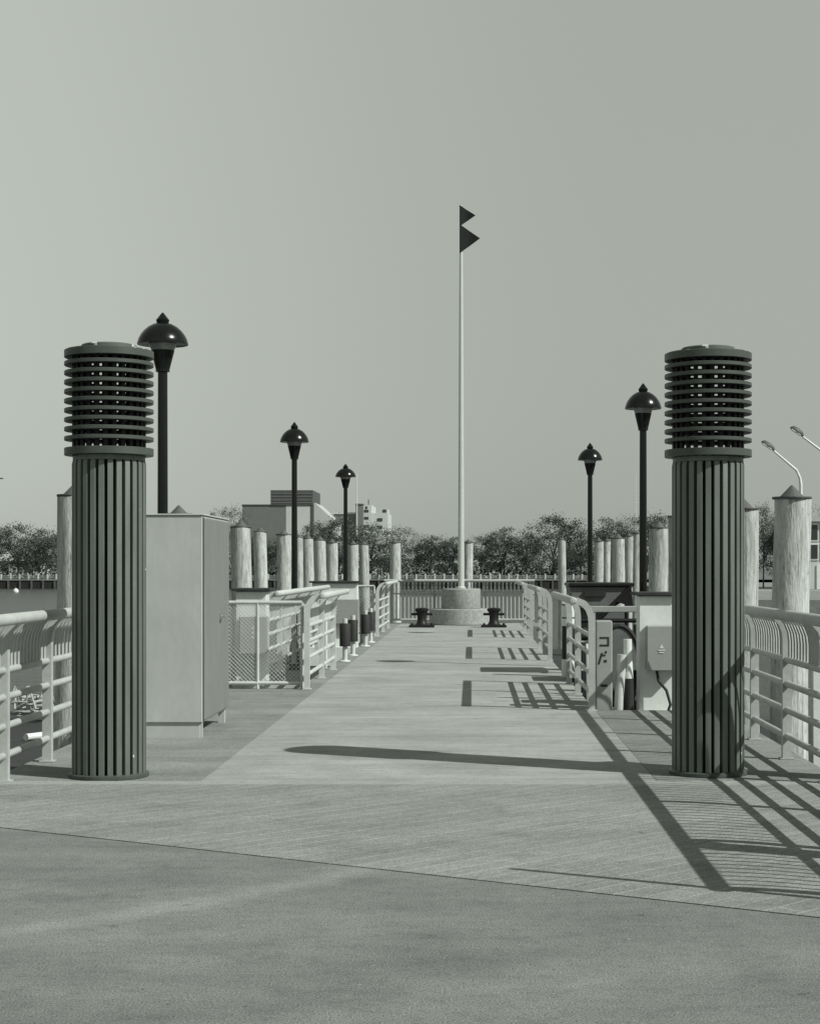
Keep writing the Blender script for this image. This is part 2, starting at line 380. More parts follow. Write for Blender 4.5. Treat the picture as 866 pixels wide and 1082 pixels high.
for x in (-3.9, -2.4, 1.5, 3.0): low.box((x-.07, 17.9 if x > 0 else 21.05, -.65), (x+.07, 43, -.475))
struct(low.build('lower_deck', M['dark_wood']))
und = MB()
for x in (-3.0, -1.0, .8, 2.2):
    und.box((x-.12, 11.9, -.45), (x+.12, 17.6, -.125))
for x in (-1.6, 0.9):
    und.box((x-.12, 17.62, -.45), (x+.12, PE-.1, -.125))
    for y in range(14, 46, 4): und.tube([(x, y, -3), (x, y, -.46)], .15, 10)
struct(und.build('deck_beams', M['dark_wood']))

# far land
FD = 218.0
struct(MB().add([(-900,FD+.5,-.02),(900,FD+.5,-.02),(900,3800,-.02),(-900,3800,-.02)], [(0,1,2,3)]).build('far_shore', M['land']))
struct(MB().prism([(17.0,100),(90,92),(140,100),(140,FD+.45),(19.5,FD+.45)], -1.6, -.4).build('quay', M['quay']))
struct(MB().prism([(17.4,136),(120,136),(120,141),(17.7,141)], -.399, -.38).build('quay_path', M['kerbstrip']))

def seawall():
    t = thing('seawall', 'dark timber seawall along the far shore below the trees', 'seawall', (0, FD, 0))
    w = MB().box((-130, 0, -3), (17.2, .45, -.14))
    w.build('wall', M['seawall_wood'], t)
    c = MB().box((-130, -.1, -.135), (17.2, .5, .02)); c.build('coping', M['side'], t)
    for k in range(56):
        x = -66 + k * 1.5
        MB().box((x-.11, -.16, -3), (x+.11, -.005, -.16 + random.uniform(-.05, 0))).build('fender_pile', M['bark'], t)
    return t
seawall()
def far_fence():
    t = thing('promenade_fence', 'long low fence of white posts on the far shore wall', 'fence', (0, FD+.9, -.02))
    for k in range(92):
        x = -66 + k * 1.2 + random.uniform(-.05, .05)
        if x > 17: break
        MB().box((x-.1, -.1, 0), (x+.1, .1, .72 + random.uniform(-.05, .05)), .02).build('post', M['white_far'], t)
    MB().box((-66, -.03, .42), (17, .03, .5)).build('rail', M['rail'], t)
    MB().box((-66, -.03, .18), (17, .03, .25)).build('rail', M['rail'], t)
far_fence()

# ---------------------------------------------------------------- far buildings
def wbox(px0, px1, y0, y1, d, dep, mb):
    mb.box((X(px0, d), d, Z(y1, d)), (X(px1, d), d + dep, Z(y0, d))); return mb
def rel(o, t): pass
def building_block():
    d = 330.0; base = -.02
    t = thing('office_block', 'big windowless grey brick block with a dark rooftop box and pale sunlit-toned end bay', 'building', (X(300, d), d, base))
    org = Vector((X(300, d), d, base))
    def pb(mb, name, m):
        mb.v = [(a-org.x, b_-org.y, c-org.z) for a, b_, c in mb.v]; return mb.build(name, m, t)
    zb = lambda y: Z(y, d)
    pb(MB().box((X(256,d), d, base), (X(302,d), d+22, zb(534))), 'shaded_brick_wing', M['brick'])  # darker material paints in the shade on this face
    pb(MB().box((X(255.6,d), d-.15, zb(534)), (X(301.8,d), d+22.1, zb(533))), 'parapet', M['clad'])
    pb(MB().box((X(302.1,d), d-.05, base), (X(327.8,d), d+20, zb(534.3))), 'sunlit_tone_bay', M['concrete'])  # paler material paints in the sunlit face
    pb(MB().box((X(328,d), d-.1, base), (X(330.2,d), d+20, zb(534.3))), 'fin_wall', M['clad'])
    top = MB().box((X(286,d), d-.2, zb(534)), (X(330.5,d), d+16, zb(518)))
    o = pb(top, 'rooftop_box', M['clad'])
    s = MB()
    for yy in (521.5, 525, 528.5, 531.5): s.box((X(286.2,d), d-.28, zb(yy+.4)), (X(330.3,d), d-.203, zb(yy-.4)))
    s.v = [(a-org.x, b_-org.y, c-org.z) for a, b_, c in s.v]; s.build('louvre_band', M['brick'], o)
    sl_ = MB().prism_y([(X(331,d), base), (X(356,d), base), (X(354,d), zb(551)), (X(352,d), zb(549)), (X(332,d), zb(531)), (X(331,d), zb(531))], d+1, d+18)
    pb(sl_, 'sloping_wing', M['roof_white'])
building_block()
def building_white():
    d = 345.0; base = -.02; org = Vector((X(385, d), d, base)); zb = lambda y: Z(y, d)
    t = thing('apartment_block', 'stepped white block of small dark windows with a dark lift tower', 'building', org)
    def pb(mb, name, m, par=None):
        mb.v = [(a-org.x, b_-org.y, c-org.z) for a, b_, c in mb.v]; return mb.build(name, m, par or t)
    pb(MB().box((X(352,d), d+1, base), (X(375.8,d), d+15, zb(543))), 'dark_wing', M['brick'])
    pb(MB().box((X(351,d), d+.8, zb(543)), (X(375.6,d), d+15, zb(541.2))), 'roof_edge', M['roof_white'])
    pb(MB().box((X(376,d), d-1, base), (X(383.6,d), d+8, zb(534))), 'lift_tower', M['brick'])
    pb(MB().box((X(375.8,d), d-1.1, zb(534)), (X(383.8,d), d+8, zb(532.4))), 'tower_cap', M['clad'])
    main = pb(MB().box((X(383.8,d), d, base), (X(392.3,d), d+16, zb(533.5))), 'tall_wing', M['concrete'])
    lowr = pb(MB().box((X(392.4,d), d+.6, base), (X(409.5,d), d+16, zb(542))), 'low_wing', M['concrete'])
    pb(MB().box((X(402,d), d+2, zb(541.8)), (X(409,d), d+10, zb(537.5))), 'plant_room', M['concrete'])
    for px, y, w in ((387,540,4.6),(387,547.5,4.6),(387,556,5),(387,536.4,2)):
        pb(MB().box((X(px-w/2,d), d-.06, zb(y+1.3)), (X(px+w/2,d), d-.003, zb(y-1.3))), 'window', M['window'])
    for px, y, w in ((401,549,5.4),(401,557,5),(405.6,539.6,4)):
        pb(MB().box((X(px-w/2,d), d+.5 if y > 542 else d+1.9, zb(y+1.6)), (X(px+w/2,d), d+.597 if y > 542 else d+1.997, zb(y-1.6))), 'window', M['window'])
    pb(MB().tube([(X(388,d), d+4, zb(533.4)), (X(388,d), d+4, zb(527))], .12, 6), 'aerial', M['clad'])
building_white()
def building_right():
    d = 150.0; base = -.4; org = Vector((X(854, d), d, base)); zb = lambda y: Z(y, d)
    t = thing('pavilion', 'pale waterside building with tall white framed windows beside the capped pile', 'building', org)
    def pb(mb, name, m, par=None):
        mb.v = [(a-org.x, b_-org.y, c-org.z) for a, b_, c in mb.v]; return mb.build(name, m, par or t)
    pb(MB().box((X(853,d), d, base), (X(940,d), d+12, zb(551))), 'wall', M['concrete'])
    pb(MB().box((X(851.5,d), d-.5, zb(551)), (X(942,d), d+12.5, zb(545.5))), 'roof', M['rail'])
    for k in range(5):
        a = 854.6 + k * 11.5
        for ya, yb in ((553, 572), (574, 592)):
            f = pb(MB().box((X(a,d), d-.08, zb(yb)), (X(a+9.6,d), d-.003, zb(ya))), 'window', M['white'])
            pb(MB().box((X(a+1.4,d), d-.12, zb(yb-1.6)), (X(a+8.4,d), d-.083, zb(ya+1.6))), 'pane', M['window'], f)
    pb(MB().box((X(862,d), d-.1, base), (X(868,d), d-.003, zb(597))), 'door', M['white'])
building_right()
def house(px, d, w, h, lab, rise=1.4, wall='concrete', roof='roof_white'):
    org = Vector((X(px, d), d, -.02))
    t = thing('shore_house', lab, 'house', org)
    MB().box((-w/2, 0, 0), (w/2, 7, h)).build('wall', M[wall], t)
    MB().prism_x([(-.4, h+.003), (7.4, h+.003), (3.5, h + rise)], -w/2-.3, w/2+.3).build('roof', M[roof], t)
    for k in range(max(2, int(w/2.5))):
        x = -w/2 + (k+.5) * w / max(2, int(w/2.5))
        MB().box((x-.5, -.06, .9), (x+.5, -.003, 2.1)).build('window', M['window'], t)
house(474, 262, 5.5, 3.4, 'small house with a white gabled roof among the trees left of the flagpole', 1.3)
house(397, 258, 6.5, 2.6, 'low white house showing between the trees above the left rail', 1.2)
house(672, 258, 10, 3.2, 'long low house with a pale roof behind the piles left of the right column', 1.5, 'grey_box', 'rail')
house(18, 262, 7, 2.6, 'low pale house behind the trees at the left edge', 1.1)
house(522, 256, 3, 2.4, 'tiny white hut among the trees right of the flagpole', .8)

# ---------------------------------------------------------------- trees
def tree_mesh(seed, h, w, dense, trunk_h, leaf, nclump, sparse_top=.3):
    rnd = random.Random(seed)
    tr = MB()
    top = Vector((rnd.uniform(-.3,.3), rnd.uniform(-.3,.3), h*.62))
    tr.tube([(0,0,-.2),(rnd.uniform(-.1,.1),0,trunk_h*.6),top*.55+Vector((0,0,.2)),top], [.20,.16,.12,.04], 7)
    limbs = []
    for k in range(9):
        a = k * 2.4 + rnd.uniform(-.4,.4); z0 = trunk_h*.75 + (h*.5-trunk_h*.75) * rnd.random()
        e = Vector((math.cos(a)*w*.40*rnd.uniform(.6,1), math.sin(a)*w*.40*rnd.uniform(.6,1), z0 + (h-z0)*rnd.uniform(.35,.9)))
        s0 = Vector((0,0,z0)); mid = s0.lerp(e,.5) + Vector((0,0,.3))
        tr.tube([s0, mid, e], [.08,.05,.015], 5); limbs.append((s0, mid, e))
        for q in range(3):
            b0 = mid.lerp(e, rnd.uniform(.1,.9)); e2 = b0 + Vector((rnd.uniform(-1,1),rnd.uniform(-1,1),rnd.uniform(.1,1.1)))*w*.14
            tr.tube([b0, e2], [.03,.01], 4)
            limbs.append((b0,b0.lerp(e2,.5),e2))
    cr = MB()
    for c in range(nclump):
        # clump centre inside an uneven dome, preferably towards the outside
        u = rnd.random(); a = rnd.uniform(0, 2*math.pi); zz = rnd.random()
        z = trunk_h*.8 + (h - trunk_h*.8) * (zz ** .85)
        f = (z - trunk_h*.8) / (h - trunk_h*.8)
        prof = math.sqrt(max(0, 1 - (abs(f - .42) / .60) ** 2.2))
        lob = 1 + .22*math.sin(3*a+seed) + .14*math.sin(5*a+2*seed+4*f)
        rr = w*.5*prof*lob*(u ** .45)
        c0 = Vector((rr*math.cos(a), rr*math.sin(a), z + rnd.uniform(-.15,.25)))
        if c % 4 == 0:
            L = rnd.choice(limbs); c0 = L[1].lerp(L[2], rnd.random())
        n_ = int(dense * rnd.uniform(.4, 1.3)); sp = rnd.uniform(.25,.6) * w/7
        for q in range(n_):
            p = c0 + Vector((rnd.gauss(0,sp), rnd.gauss(0,sp), rnd.gauss(0,sp*.7)))
            s = leaf * rnd.uniform(.5, 1.2)
            nx = Vector((rnd.gauss(0,1), rnd.gauss(0,1), rnd.gauss(0,1)+.5)).normalized()
            ax = nx.orthogonal().normalized(); ay = nx.cross(ax)
            an = rnd.uniform(0, 6.28); ax, ay = ax*math.cos(an)+ay*math.sin(an), ay*math.cos(an)-ax*math.sin(an)
            cr.add([p-ax*s, p-ay*s*.55, p+ax*s, p+ay*s*.55+nx*s*.2], [(0,1,2,3)])
    return tr, cr
KINDS = []
for sd, dn, nc, lf in ((3, 62, 130, .125), (11, 66, 140, .13), (19, 56, 125, .125), (27, 70, 140, .13), (35, 40, 100, .11), (43, 32, 95, .11)):
    KINDS.append(tree_mesh(sd, 8.0, 7.5, dn, 2.3, lf, nc))
BUILT = {}
def tree(px, topy, wpx, d, kind, label, dark=False, cat='tree', base=-.02, group='trees along the far shore'):
    h = Z(topy, d) - base; w = wpx * d / F
    key = (kind, dark)
    loc = (X(px, d), d, base); sc = (w/7.5, w/7.5, h/8.4); rz = random.uniform(0, 6.28)
    if key not in BUILT:
        t = thing('shore_tree', label, cat, loc, group, rz); t.scale = sc
        KINDS[kind][0].build('trunk', M['bark'], t); KINDS[kind][1].build('crown', M['leaf_dark' if dark else 'leaf'], t)
        BUILT[key] = t
    else:
        t = copy_thing(BUILT[key], loc, label, rz, sc, group)
    return t
TREES = [
 (-12,556,62,224,0,'shore tree cut off by the left edge of the view',0),
 (20,553,58,226,2,'broad shore tree furthest left, with a ragged top, above the dark seawall',0),
 (49,560,52,222,1,'shore tree between the ragged one and the pile beside the left column',0),
 (34,580,40,221,3,'low dark bushy tree below the two leftmost crowns',1),
 (88,552,70,232,0,'shore tree hidden mostly behind the left louvred column',0),
 (140,552,70,232,1,'shore tree hidden behind the grey cabinet',0),
 (232,538,46,226,4,'thin bare-topped tree just right of the grey cabinet top',0),
 (247,534,40,230,5,'thin wispy tree beside the grey brick building',0),
 (268,566,52,222,2,'bushy tree in front of the grey brick building',0),
 (300,570,48,221,3,'low tree at the foot of the pale building bay',1),
 (330,556,50,226,1,'round tree below the sloping white roof',0),
 (357,547,56,230,0,'tall tree in front of the dark wing of the stepped white block',0),
 (352,578,46,220.5,3,'low dark tree between the lamps on the left',1),
 (392,553,58,228,2,'tree in front of the stepped white block',0),
 (421,556,50,226,5,'airy tree rising behind the last pile of the left row',0),
 (412,582,40,221,3,'low dark shrub tree above the left end of the pier railing',1),
 (440,563,46,228,4,'thin tree between the left piles and the dark bushy tree',0),
 (455,566,44,224,3,'dark bushy tree a little left of the flagpole',1),
 (478,568,36,225,1,'dark tree directly behind the flagpole',1),
 (508,566,44,230,2,'tree just right of the flagpole',0),
 (532,558,52,224,1,'leafy tree halfway between the flagpole and the right-hand far lamp',0),
 (556,564,38,222,3,'dark lower tree left of the tallest crown',1),
 (585,544,62,225,0,'tallest spreading tree, left of the far right lamp',0),
 (570,580,44,221,4,'light small tree with a thin stem under the tallest crown',0),
 (613,560,46,227,2,'tree behind the far right lamp post',0),
 (603,583,38,221,3,'dark low tree left of the far right lamp post',1),
 (643,548,50,228,1,'tree above the cluster of piles between the two right lamps',0),
 (663,545,40,232,5,'wispy tree behind the nearer right lamp post',0),
 (690,543,56,226,0,'tree above the thick pale pile left of the right column',0),
 (668,580,50,222,3,'low dark tree behind the piles beside the nearer right lamp',1),
 (735,545,70,234,1,'tree hidden mostly behind the right louvred column',0),
]
for px, ty, w, d, k, lab, dk in TREES: tree(px, ty, w, d, k, lab, bool(dk))
tree(806, 533, 34, 160, 2, 'tree between the right column and the large capped pile', False, base=-.4, group='trees on the right quay')
tree(818, 552, 40, 165, 1, 'lower tree tucked behind the large capped pile', False, base=-.4, group='trees on the right quay')
tree(862, 536, 34, 172, 4, 'thin tree behind the pale waterside building', False, base=-.4, group='trees on the right quay')
hd = MB()
rr = random.Random(5)
for k in range(16000):
    x = rr.uniform(-72, 20); y = rr.uniform(226, 240); z = rr.random()**1.3 * (2.6 + .8*math.sin(x*.5) + .5*math.sin(x*1.7))
    p = Vector((x, y, z)); s = rr.uniform(.09,.2); nx = Vector((rr.gauss(0,1), rr.gauss(0,1), rr.gauss(0,1)+.5)).normalized(); ax = nx.orthogonal(); ay = nx.cross(ax)
    hd.add([p-ax*s, p-ay*s*.6, p+ax*s, p+ay*s*.6], [(0,1,2,3)])
hedge = hd.build('undergrowth', M['leaf_dark']); hedge['kind'] = 'stuff'; tag(hedge, 'dark undergrowth massed beneath the far trees', 'undergrowth')

# ---------------------------------------------------------------- masts, street lights, buoys
def mast(px, ytop, d, r, base, lab):
    t = thing('mast', lab, 'mast', (X(px, d), d, base), )
    MB().tube([(0,0,0),(0,0,Z(ytop,d)-base)], [r, r*.6], 8).build('spar', M['white'], t)
    zc = (Z(ytop,d)-base)*.72
    MB().tube([(-.6,0,zc),(.6,0,zc)], r*.4, 6).build('spreader', M['white'], t)
mast(377, 500, 240, .10, -.02, 'tall thin pale mast beside the dark lift tower')
mast(413, 565, 230, .09, -.02, 'short thin mast just left of the last pile in the left row')
mast(671, 500, 240, .07, -.02, 'tall thin mast beside the nearer right lamp post')
def street_light(px, d, ytop, ybend, hx, hy, lab):
    base = -.4; org = Vector((X(px, d), d, base))
    t = thing('street_light', lab, 'street light', org, 'arm street lights on the right quay')
    q = lambda a, b_: (X(a, d)-org.x, 0, Z(b_, d)-base)
    MB().tube([(0,0,0), q(px, ybend), q(px-1, ybend-7), q(px-4.5, ybend-15), q(hx+6, hy+5)], [.14,.10,.09,.08,.06], 10).build('pole', M['white'], t)
    MB().lathe([(.26,0),(.26,.05),(.17,.3),(.15,.5)], n=12).build('base', M['rail'], t)
    a, b_ = Vector(q(hx-6.5, hy-4.5)), Vector(q(hx+7, hy+5))
    ax = (b_-a).normalized(); nz = Vector((-ax.z,0,ax.x)); nz = nz if nz.z > 0 else -nz
    L = (b_-a).length
    hb = MB(); prof = [(0,.05),(.12,.17),(.5,.24),(.85,.17),(1,.07)]; vs = []
    for u, hh in prof:
        c = a + ax*(u*L)
        for k in range(10):
            an = math.pi*2*k/10
            vs.append(c + Vector((0,1,0))*math.cos(an)*hh*.85 + nz*max(-.05, math.sin(an)*hh*1.15))
    fs = [(i*10+k, i*10+(k+1)%10, (i+1)*10+(k+1)%10, (i+1)*10+k) for i in range(4) for k in range(10)] + [tuple(range(9,-1,-1)), tuple(range(40,50))]
    hb.add(vs, fs, True).build('lamp_head', M['cap'], t)
    lens = MB(); 
    c0 = a + ax*(.12*L) - nz*.06; c1 = a + ax*(.82*L) - nz*.06
    lens.bar([c0, c1], (0,1,0), .34, .05).build('lens', M['white'], t)
street_light(845.5, 108, 470, 512, 810.5, 471, 'arm street light leaning left just above the large capped pile')
street_light(883, 104, 450, 500, 841, 456, 'higher arm street light at the right edge of the view')
def buoy(px, py, lab):
    d = 2.7*F/(py+2-600); t = thing('mooring_buoy', lab, 'buoy', (X(px,d), d, WZ), 'mooring buoys')
    MB().lathe([(.05,-.2),(.22,-.12),(.31,.05),(.3,.22),(.2,.38),(.05,.45)], n=16).build('float', M['white'], t)
    MB().tube([(0,0,.44),(0,0,.62)], .03, 6).build('eye', M['steel'], t)
buoy(17, 624, 'white mooring buoy on the water at the far left')
buoy(817, 624.5, 'white mooring buoy on the water beside the large capped pile')
def shore_lamp():
    d = 219.5; t = thing('shore_lamp', 'tall far shore light at the left edge of the view', 'street light', (X(-1,d), d, -.02))
    h = Z(506,d); MB().tube([(0,0,0),(0,0,h)], [.12,.08], 8).build('pole', M['cap'], t)
    MB().box((-.5,-.2,h), (.55,.2,h+.16), .04).build('lamp_head', M['cap'], t)
shore_lamp()

# ---------------------------------------------------------------- piles
def pile(px, topy, d, w, label, lean=0.0, cap=True, zt=None):
    zt = Z(topy, d) if zt is None else zt
    x = X(px, d) if not isinstance(px, tuple) else px[0]
    rnd = random.Random(int(x*100)+int(d*10))
    t = thing('timber_pile', label, 'pile', (x, d, -2.6), 'timber mooring piles')
    n = 22; H = zt + 2.6; vs = []; fs = []; rows = 14; ph = rnd.uniform(0, 6)
    for i in range(rows+1):
        f = i/rows; z = H*f; r = w/2*(1.07 - .07*f)
        for k in range(n):
            an = 2*math.pi*k/n; q = r*(1 + .022*math.sin(3*an+ph+2*f) + rnd.uniform(-.012,.012))
            vs.append((q*math.cos(an) + lean*(f-1)*H + .012*math.sin(f*7+ph), q*math.sin(an) + .01*math.cos(f*6+ph), z))
    for i in range(rows):
        for k in range(n): fs.append((i*n+k, i*n+(k+1)%n, (i+1)*n+(k+1)%n, (i+1)*n+k))
    fs.append(tuple(range(n-1,-1,-1))); fs.append(tuple(range(rows*n, rows*n+n)))
    MB().add(vs, fs, True).build('shaft', M['wood_pile'], t)
    if cap:
        R_ = w/2*1.06
        MB().lathe([(R_, H-.012), (R_*1.03, H+.002), (R_*1.02, H+.016), (R_*.62, H+.02), (.012, H+.02 + w*.31)], n=20, smooth=False).build('cap', M['cap'], t)
    return t
def D(topy): return .85*F/(600-topy)
PILES = [
 (78,524,19.9,.36,'capped pile showing just left of the left louvred column',.015),
 (189,543.5,26.5,.40,'pile whose dark cone cap peeps over the middle of the grey cabinet',0),
 (224.5,548,31.0,.30,'pile whose small cone tip peeps over the right end of the cabinet',0),
 (254.5,557,D(557),.42,'thickest pale pile of the left row, next to the grey cabinet',-.008),
 (275,562,D(562),.31,'slim pale pile second from the grey cabinet',-.01),
 (299.5,565,D(565),.37,'pale pile just left of the second left lamp post',-.012),
 (315.5,568,46.5,.24,'narrow pile half hidden by the second left lamp post',0),
 (325,569,D(569),.34,'pile just right of the second left lamp post',-.005),
 (338,571,53,.38,'leaning pile with a pale top in the middle of the left row',-.012),
 (350.5,573.5,57,.38,'pile left of the third left lamp post',-.012),
 (373,575,60,.37,'pile touching the third left lamp post on its right',-.008),
 (384.5,575.5,60.5,.35,'pile second to the right of the third left lamp post',-.01),
 (417,573.5,56.5,.36,'lone pile at the right end of the left row',-.014),
 (494.5,573.5,57,.31,'pile directly behind the flagpole',0),
 (593.5,571,53,.25,'slim lone pile left of the far right lamp',0),
 (632,572,54,.30,'pile just right of the far right lamp post',0),
 (641,571.5,55,.22,'slim pile squeezed between two thicker ones right of the far lamp',0),
 (652.5,569,50,.40,'thick pile with a split, between the two right lamp posts',0),
 (664,566.5,45,.22,'darker slim pile right of the split thick pile',0),
 (672,563.5,42,.19,'thin pile close to the nearer right lamp post on its left',0),
 (695.5,558,D(558),.41,'thick stained pile just right of the nearer right lamp post',.014),
 (718,546,28.0,.40,'pile half hidden behind the left side of the right louvred column',0),
 (785,538,24.2,.42,'capped pile peeping out right of the right louvred column',0),
 (836,526.5,20.3,.44,'largest pile, with a cone cap, at the right edge by the railing',.012),
]
for px, ty, d, w, lab, lean in PILES: pile(px, ty, d, w, lab, lean)
pile((4.0,), 0, 11.3, .30, 'pile outside the right railing, near the right column', 0, True, 3.0)
pile((3.54,), 0, 7.85, .22, 'slim pile at the near end of the right railing', 0, True, 2.35)

# ---------------------------------------------------------------- railings
ARC = [(0,.93),(.008,1.0),(.035,1.07),(.085,1.125),(.145,1.15),(.20,1.152)]
def railing(name, label, x0, y0, x1, y1, inward, posts, picks_per_bay=0, pm='rail', group=None, pick_from=.78, end_hoop=False, overhang=.20, pipe_r=.026):
    """inward: unit vector across the rail the top leans to"""
    a = Vector((x0, y0, 0)); b_ = Vector((x1, y1, 0)); L = (b_-a).length; u = (b_-a).normalized(); w = Vector((inward[0], inward[1], 0))
    t = thing(name, label, 'railing', a, group)
    k_ = overhang/.20
    pt = lambda s, q, z: u*s + w*q*k_ + Vector((0,0,z))
    MB().tube([pt(-.075,.20,1.155), pt(-.07,.20,1.155), pt(-.045,.20,1.155), pt(L+.045,.20,1.155), pt(L+.07,.20,1.155), pt(L+.075,.20,1.155)], [.012,.030,.041,.041,.030,.012], 14).build('handrail', M[pm], t)
    for z in (.18,.385,.59,.78):
        MB().tube([pt(.0,.0,z), pt(L,.0,z)], pipe_r, 10).build('lower_rail', M[pm], t)
    for s in posts:
        mb = MB().bar([pt(s,0,0)] + [pt(s,0,z) for z in (.3,.6)] + [pt(s,q,z) for q, z in ARC], u, .06, .07)
        mb.box(tuple(pt(s,0,0)-Vector((.055,.05,0))), tuple(pt(s,0,.010)+Vector((.055,.05,0)))) if abs(u.x) > .99 or abs(u.y) > .99 else None
        mb.build('post', M[pm], t)
    if picks_per_bay:
        for i in range(len(posts)-1):
            for k in range(1, picks_per_bay):
                s = posts[i] + (posts[i+1]-posts[i])*k/picks_per_bay
                MB().tube([pt(s,0,pick_from)] + [pt(s,q,z) for q, z in ARC[:]], .0115, 6).build('picket', M[pm], t)
    return t
railing('pier_railing', 'pale near railing running beside the left louvred column and cabinet', -3.28, 10.27, -3.28, 20.6, (1,0), [.0,1.53,2.75,4.28,5.81,7.34,8.87,10.33], 13, group='outer pier railings')
railing('pier_railing', 'near railing of closely set bent pickets at the right edge behind the right column', 2.47, 7.25, 2.47, 17.6, (-1,0), [0,1.4,2.93,4.46,5.95,7.45,8.95,10.35], 13, group='outer pier railings')
G2 = 'inner gangway railings'
lir = railing('inner_railing', 'left inner railing beside the mesh panel, pale sheet below its handrail', -2.03, 20.75, -2.03, 24.7, (1,0), [0,2.05,3.95], 0, 'rail_pale', G2)
for y0_, y1_ in ((.05,2.0),(2.1,3.9)): MB().box((-.034,y0_,.79),(-.028,y1_,1.02)).build('infill_sheet', M['rail_pale'], lir)
railing('inner_railing', 'far left inner railing close to the pier end', -2.06, 36.8, -2.06, 41.6, (1,0), [0,2.4,4.8], 0, 'rail_pale', G2)
railing('inner_railing', 'nearest right inner railing, left of the grey marked box', 1.26, 17.65, 1.26, 21.7, (-1,0), [0,2.3,4.05], 0, 'rail', G2)
railing('inner_railing', 'middle right inner railing behind the banded post', 1.27, 27.2, 1.27, 31.2, (-1,0), [0,2.0,4.0], 0, 'rail', G2)
railing('inner_railing', 'far right inner railing close to the bollard', 1.28, 36.0, 1.28, 40.0, (-1,0), [0,2.0,4.0], 0, 'rail', G2)
railing('gangway_railing', 'long gangway railing behind the left pedestal, leading away from the mesh panel', -2.78, 22.4, -2.78, 30.2, (1,0), [0,1.95,3.9,5.85,7.8], 13, 'rail_pale')
def end_rail():
    t = thing('end_railing', 'railing of bent upright pickets closing the far end of the pier', 'railing', (-2.35, 45.5, 0))
    L = 4.05
    MB().tube([(0,-.2,1.155),(L,-.2,1.155)], .04, 12).build('handrail', M['rail'], t)
    MB().tube([(0,0,.10),(L,0,.10)], .028, 10).build('bottom_rail', M['rail'], t)
    MB().tube([(0,0,.80),(L,0,.80)], .02, 10).build('middle_rail', M['rail'], t)
    for s in (.04, 1.36, 2.69, L-.04):
        MB().bar([(s,.03,0),(s,.03,.6)] + [(s,.03-q,z) for q, z in ARC], (1,0,0), .08, .03).build('post', M['rail'], t)
    n = 38
    for k in range(1, n):
        s = L*k/n
        MB().tube([(s,0,.10)] + [(s,-q,z) for q, z in ARC], .023, 6).build('picket', M['rail'], t)
end_rail()
# slender pole at the railing's near end
t = thing('thin_pole', 'slender bare pole at the near end of the right railing', 'pole', (2.5, 7.12, 0))
MB().tube([(0,0,0),(0,0,2.38)], [.03,.022], 10).build('shaft', M['rail'], t); MB().lathe([(.08,0),(.08,.012),(.04,.03)], n=14).build('base', M['rail'], t)

# ---------------------------------------------------------------- louvred columns
def louvre_column(loc, label):
    t = thing('louvred_column', label, 'column', loc, 'dark green louvred columns')
    n = 26; rc = .165; ro = .262
    sh = MB().lathe([(rc,.03),(rc,2.31)], n=52); sh.lathe([(.256,2.268),(.256,2.303)], n=52)
    for k in range(n):
        a = 2*math.pi*(k+.5)/n; c, s = math.cos(a), math.sin(a); h = .0196
        def q(r, w, z): return (r*c - w*s, r*s + w*c, z)
        vs = []
        for z, rr_ in ((.03,ro),(2.24,ro),(2.266,ro-.006)):
            vs += [q(rc-.01,-h,z), q(rr_-.002,-h,z), q(rr_,-h+.002,z), q(rr_,h-.002,z), q(rr_-.002,h,z), q(rc-.01,h,z)]
        fs = [(5,4,3,2,1,0),(12,13,14,15,16,17)]
        for j in range(2):
            for i in range(6):
                e = (i+1)%6; fs.append((j*6+i, j*6+e, (j+1)*6+e, (j+1)*6+i))
        sh.add(vs, fs)
    sh.build('fluted_shaft', M['paint'], t)
    MB().lathe([(.285,0),(.285,.022),(.27,.03)], n=48).build('base_plate', M['paint_plain'], t)
    core = MB(); nb = 26
    for k in range(nb):
        a = 2*math.pi*k/nb
        c, s = math.cos(a), math.sin(a)
        def q(r, w, z): return (r*c - w*s, r*s + w*c, z)
        h = .0140
        vs = [q(.240,-h,2.30),q(.260,-h,2.30),q(.260,h,2.30),q(.240,h,2.30),q(.240,-h,3.03),q(.260,-h,3.03),q(.260,h,3.03),q(.240,h,3.03)]
        core.add(vs, [(3,2,1,0),(4,5,6,7),(0,1,5,4),(1,2,6,5),(2,3,7,6),(3,0,4,7)])
    core.lathe([(.035,2.30),(.035,3.0)], n=14)
    core.build('louvre_bars', M['paint_dark'], t)
    def ring(z0, z1, r0=.20, r1=.316, nm='louvre_ring'):
        e = .0025
        n_ = 56; prof = [(r0,z0),(r1-e,z0),(r1,z0+e),(r1,z1-e),(r1-e,z1),(r0,z1)]
        vs = [(r*math.cos(2*math.pi*k/n_), r*math.sin(2*math.pi*k/n_), z) for r, z in prof for k in range(n_)]
        fs = []
        for i in range(6):
            for k in range(n_):
                j = (k+1)%n_; ii = (i+1)%6; fs.append((i*n_+k, i*n_+j, ii*n_+j, ii*n_+k))
        return MB().add(vs, fs, True).build(nm, M['paint_plain'], t)
    ring(2.305, 2.358, nm='collar_ring')
    for k in range(9): ring(2.412 + k*.0672, 2.412 + k*.0672 + .027)
    ring(3.008, 3.06, nm='crown_ring')
    MB().lathe([(.30,3.061),(.30,3.066),(.196,3.067),(.196,3.098),(.185,3.105)], n=40).build('lid', M['lid'], t)
    return t
lc = louvre_column((X(115.5,12.12), 12.12, .0015), 'dark green fluted column with louvred top, left, in front of the grey cabinet')
copy_thing(lc, (X(747.5,12.28), 12.28, .0015), 'dark green fluted column with louvred top, right, with railing shadows across its foot', rz=.11)

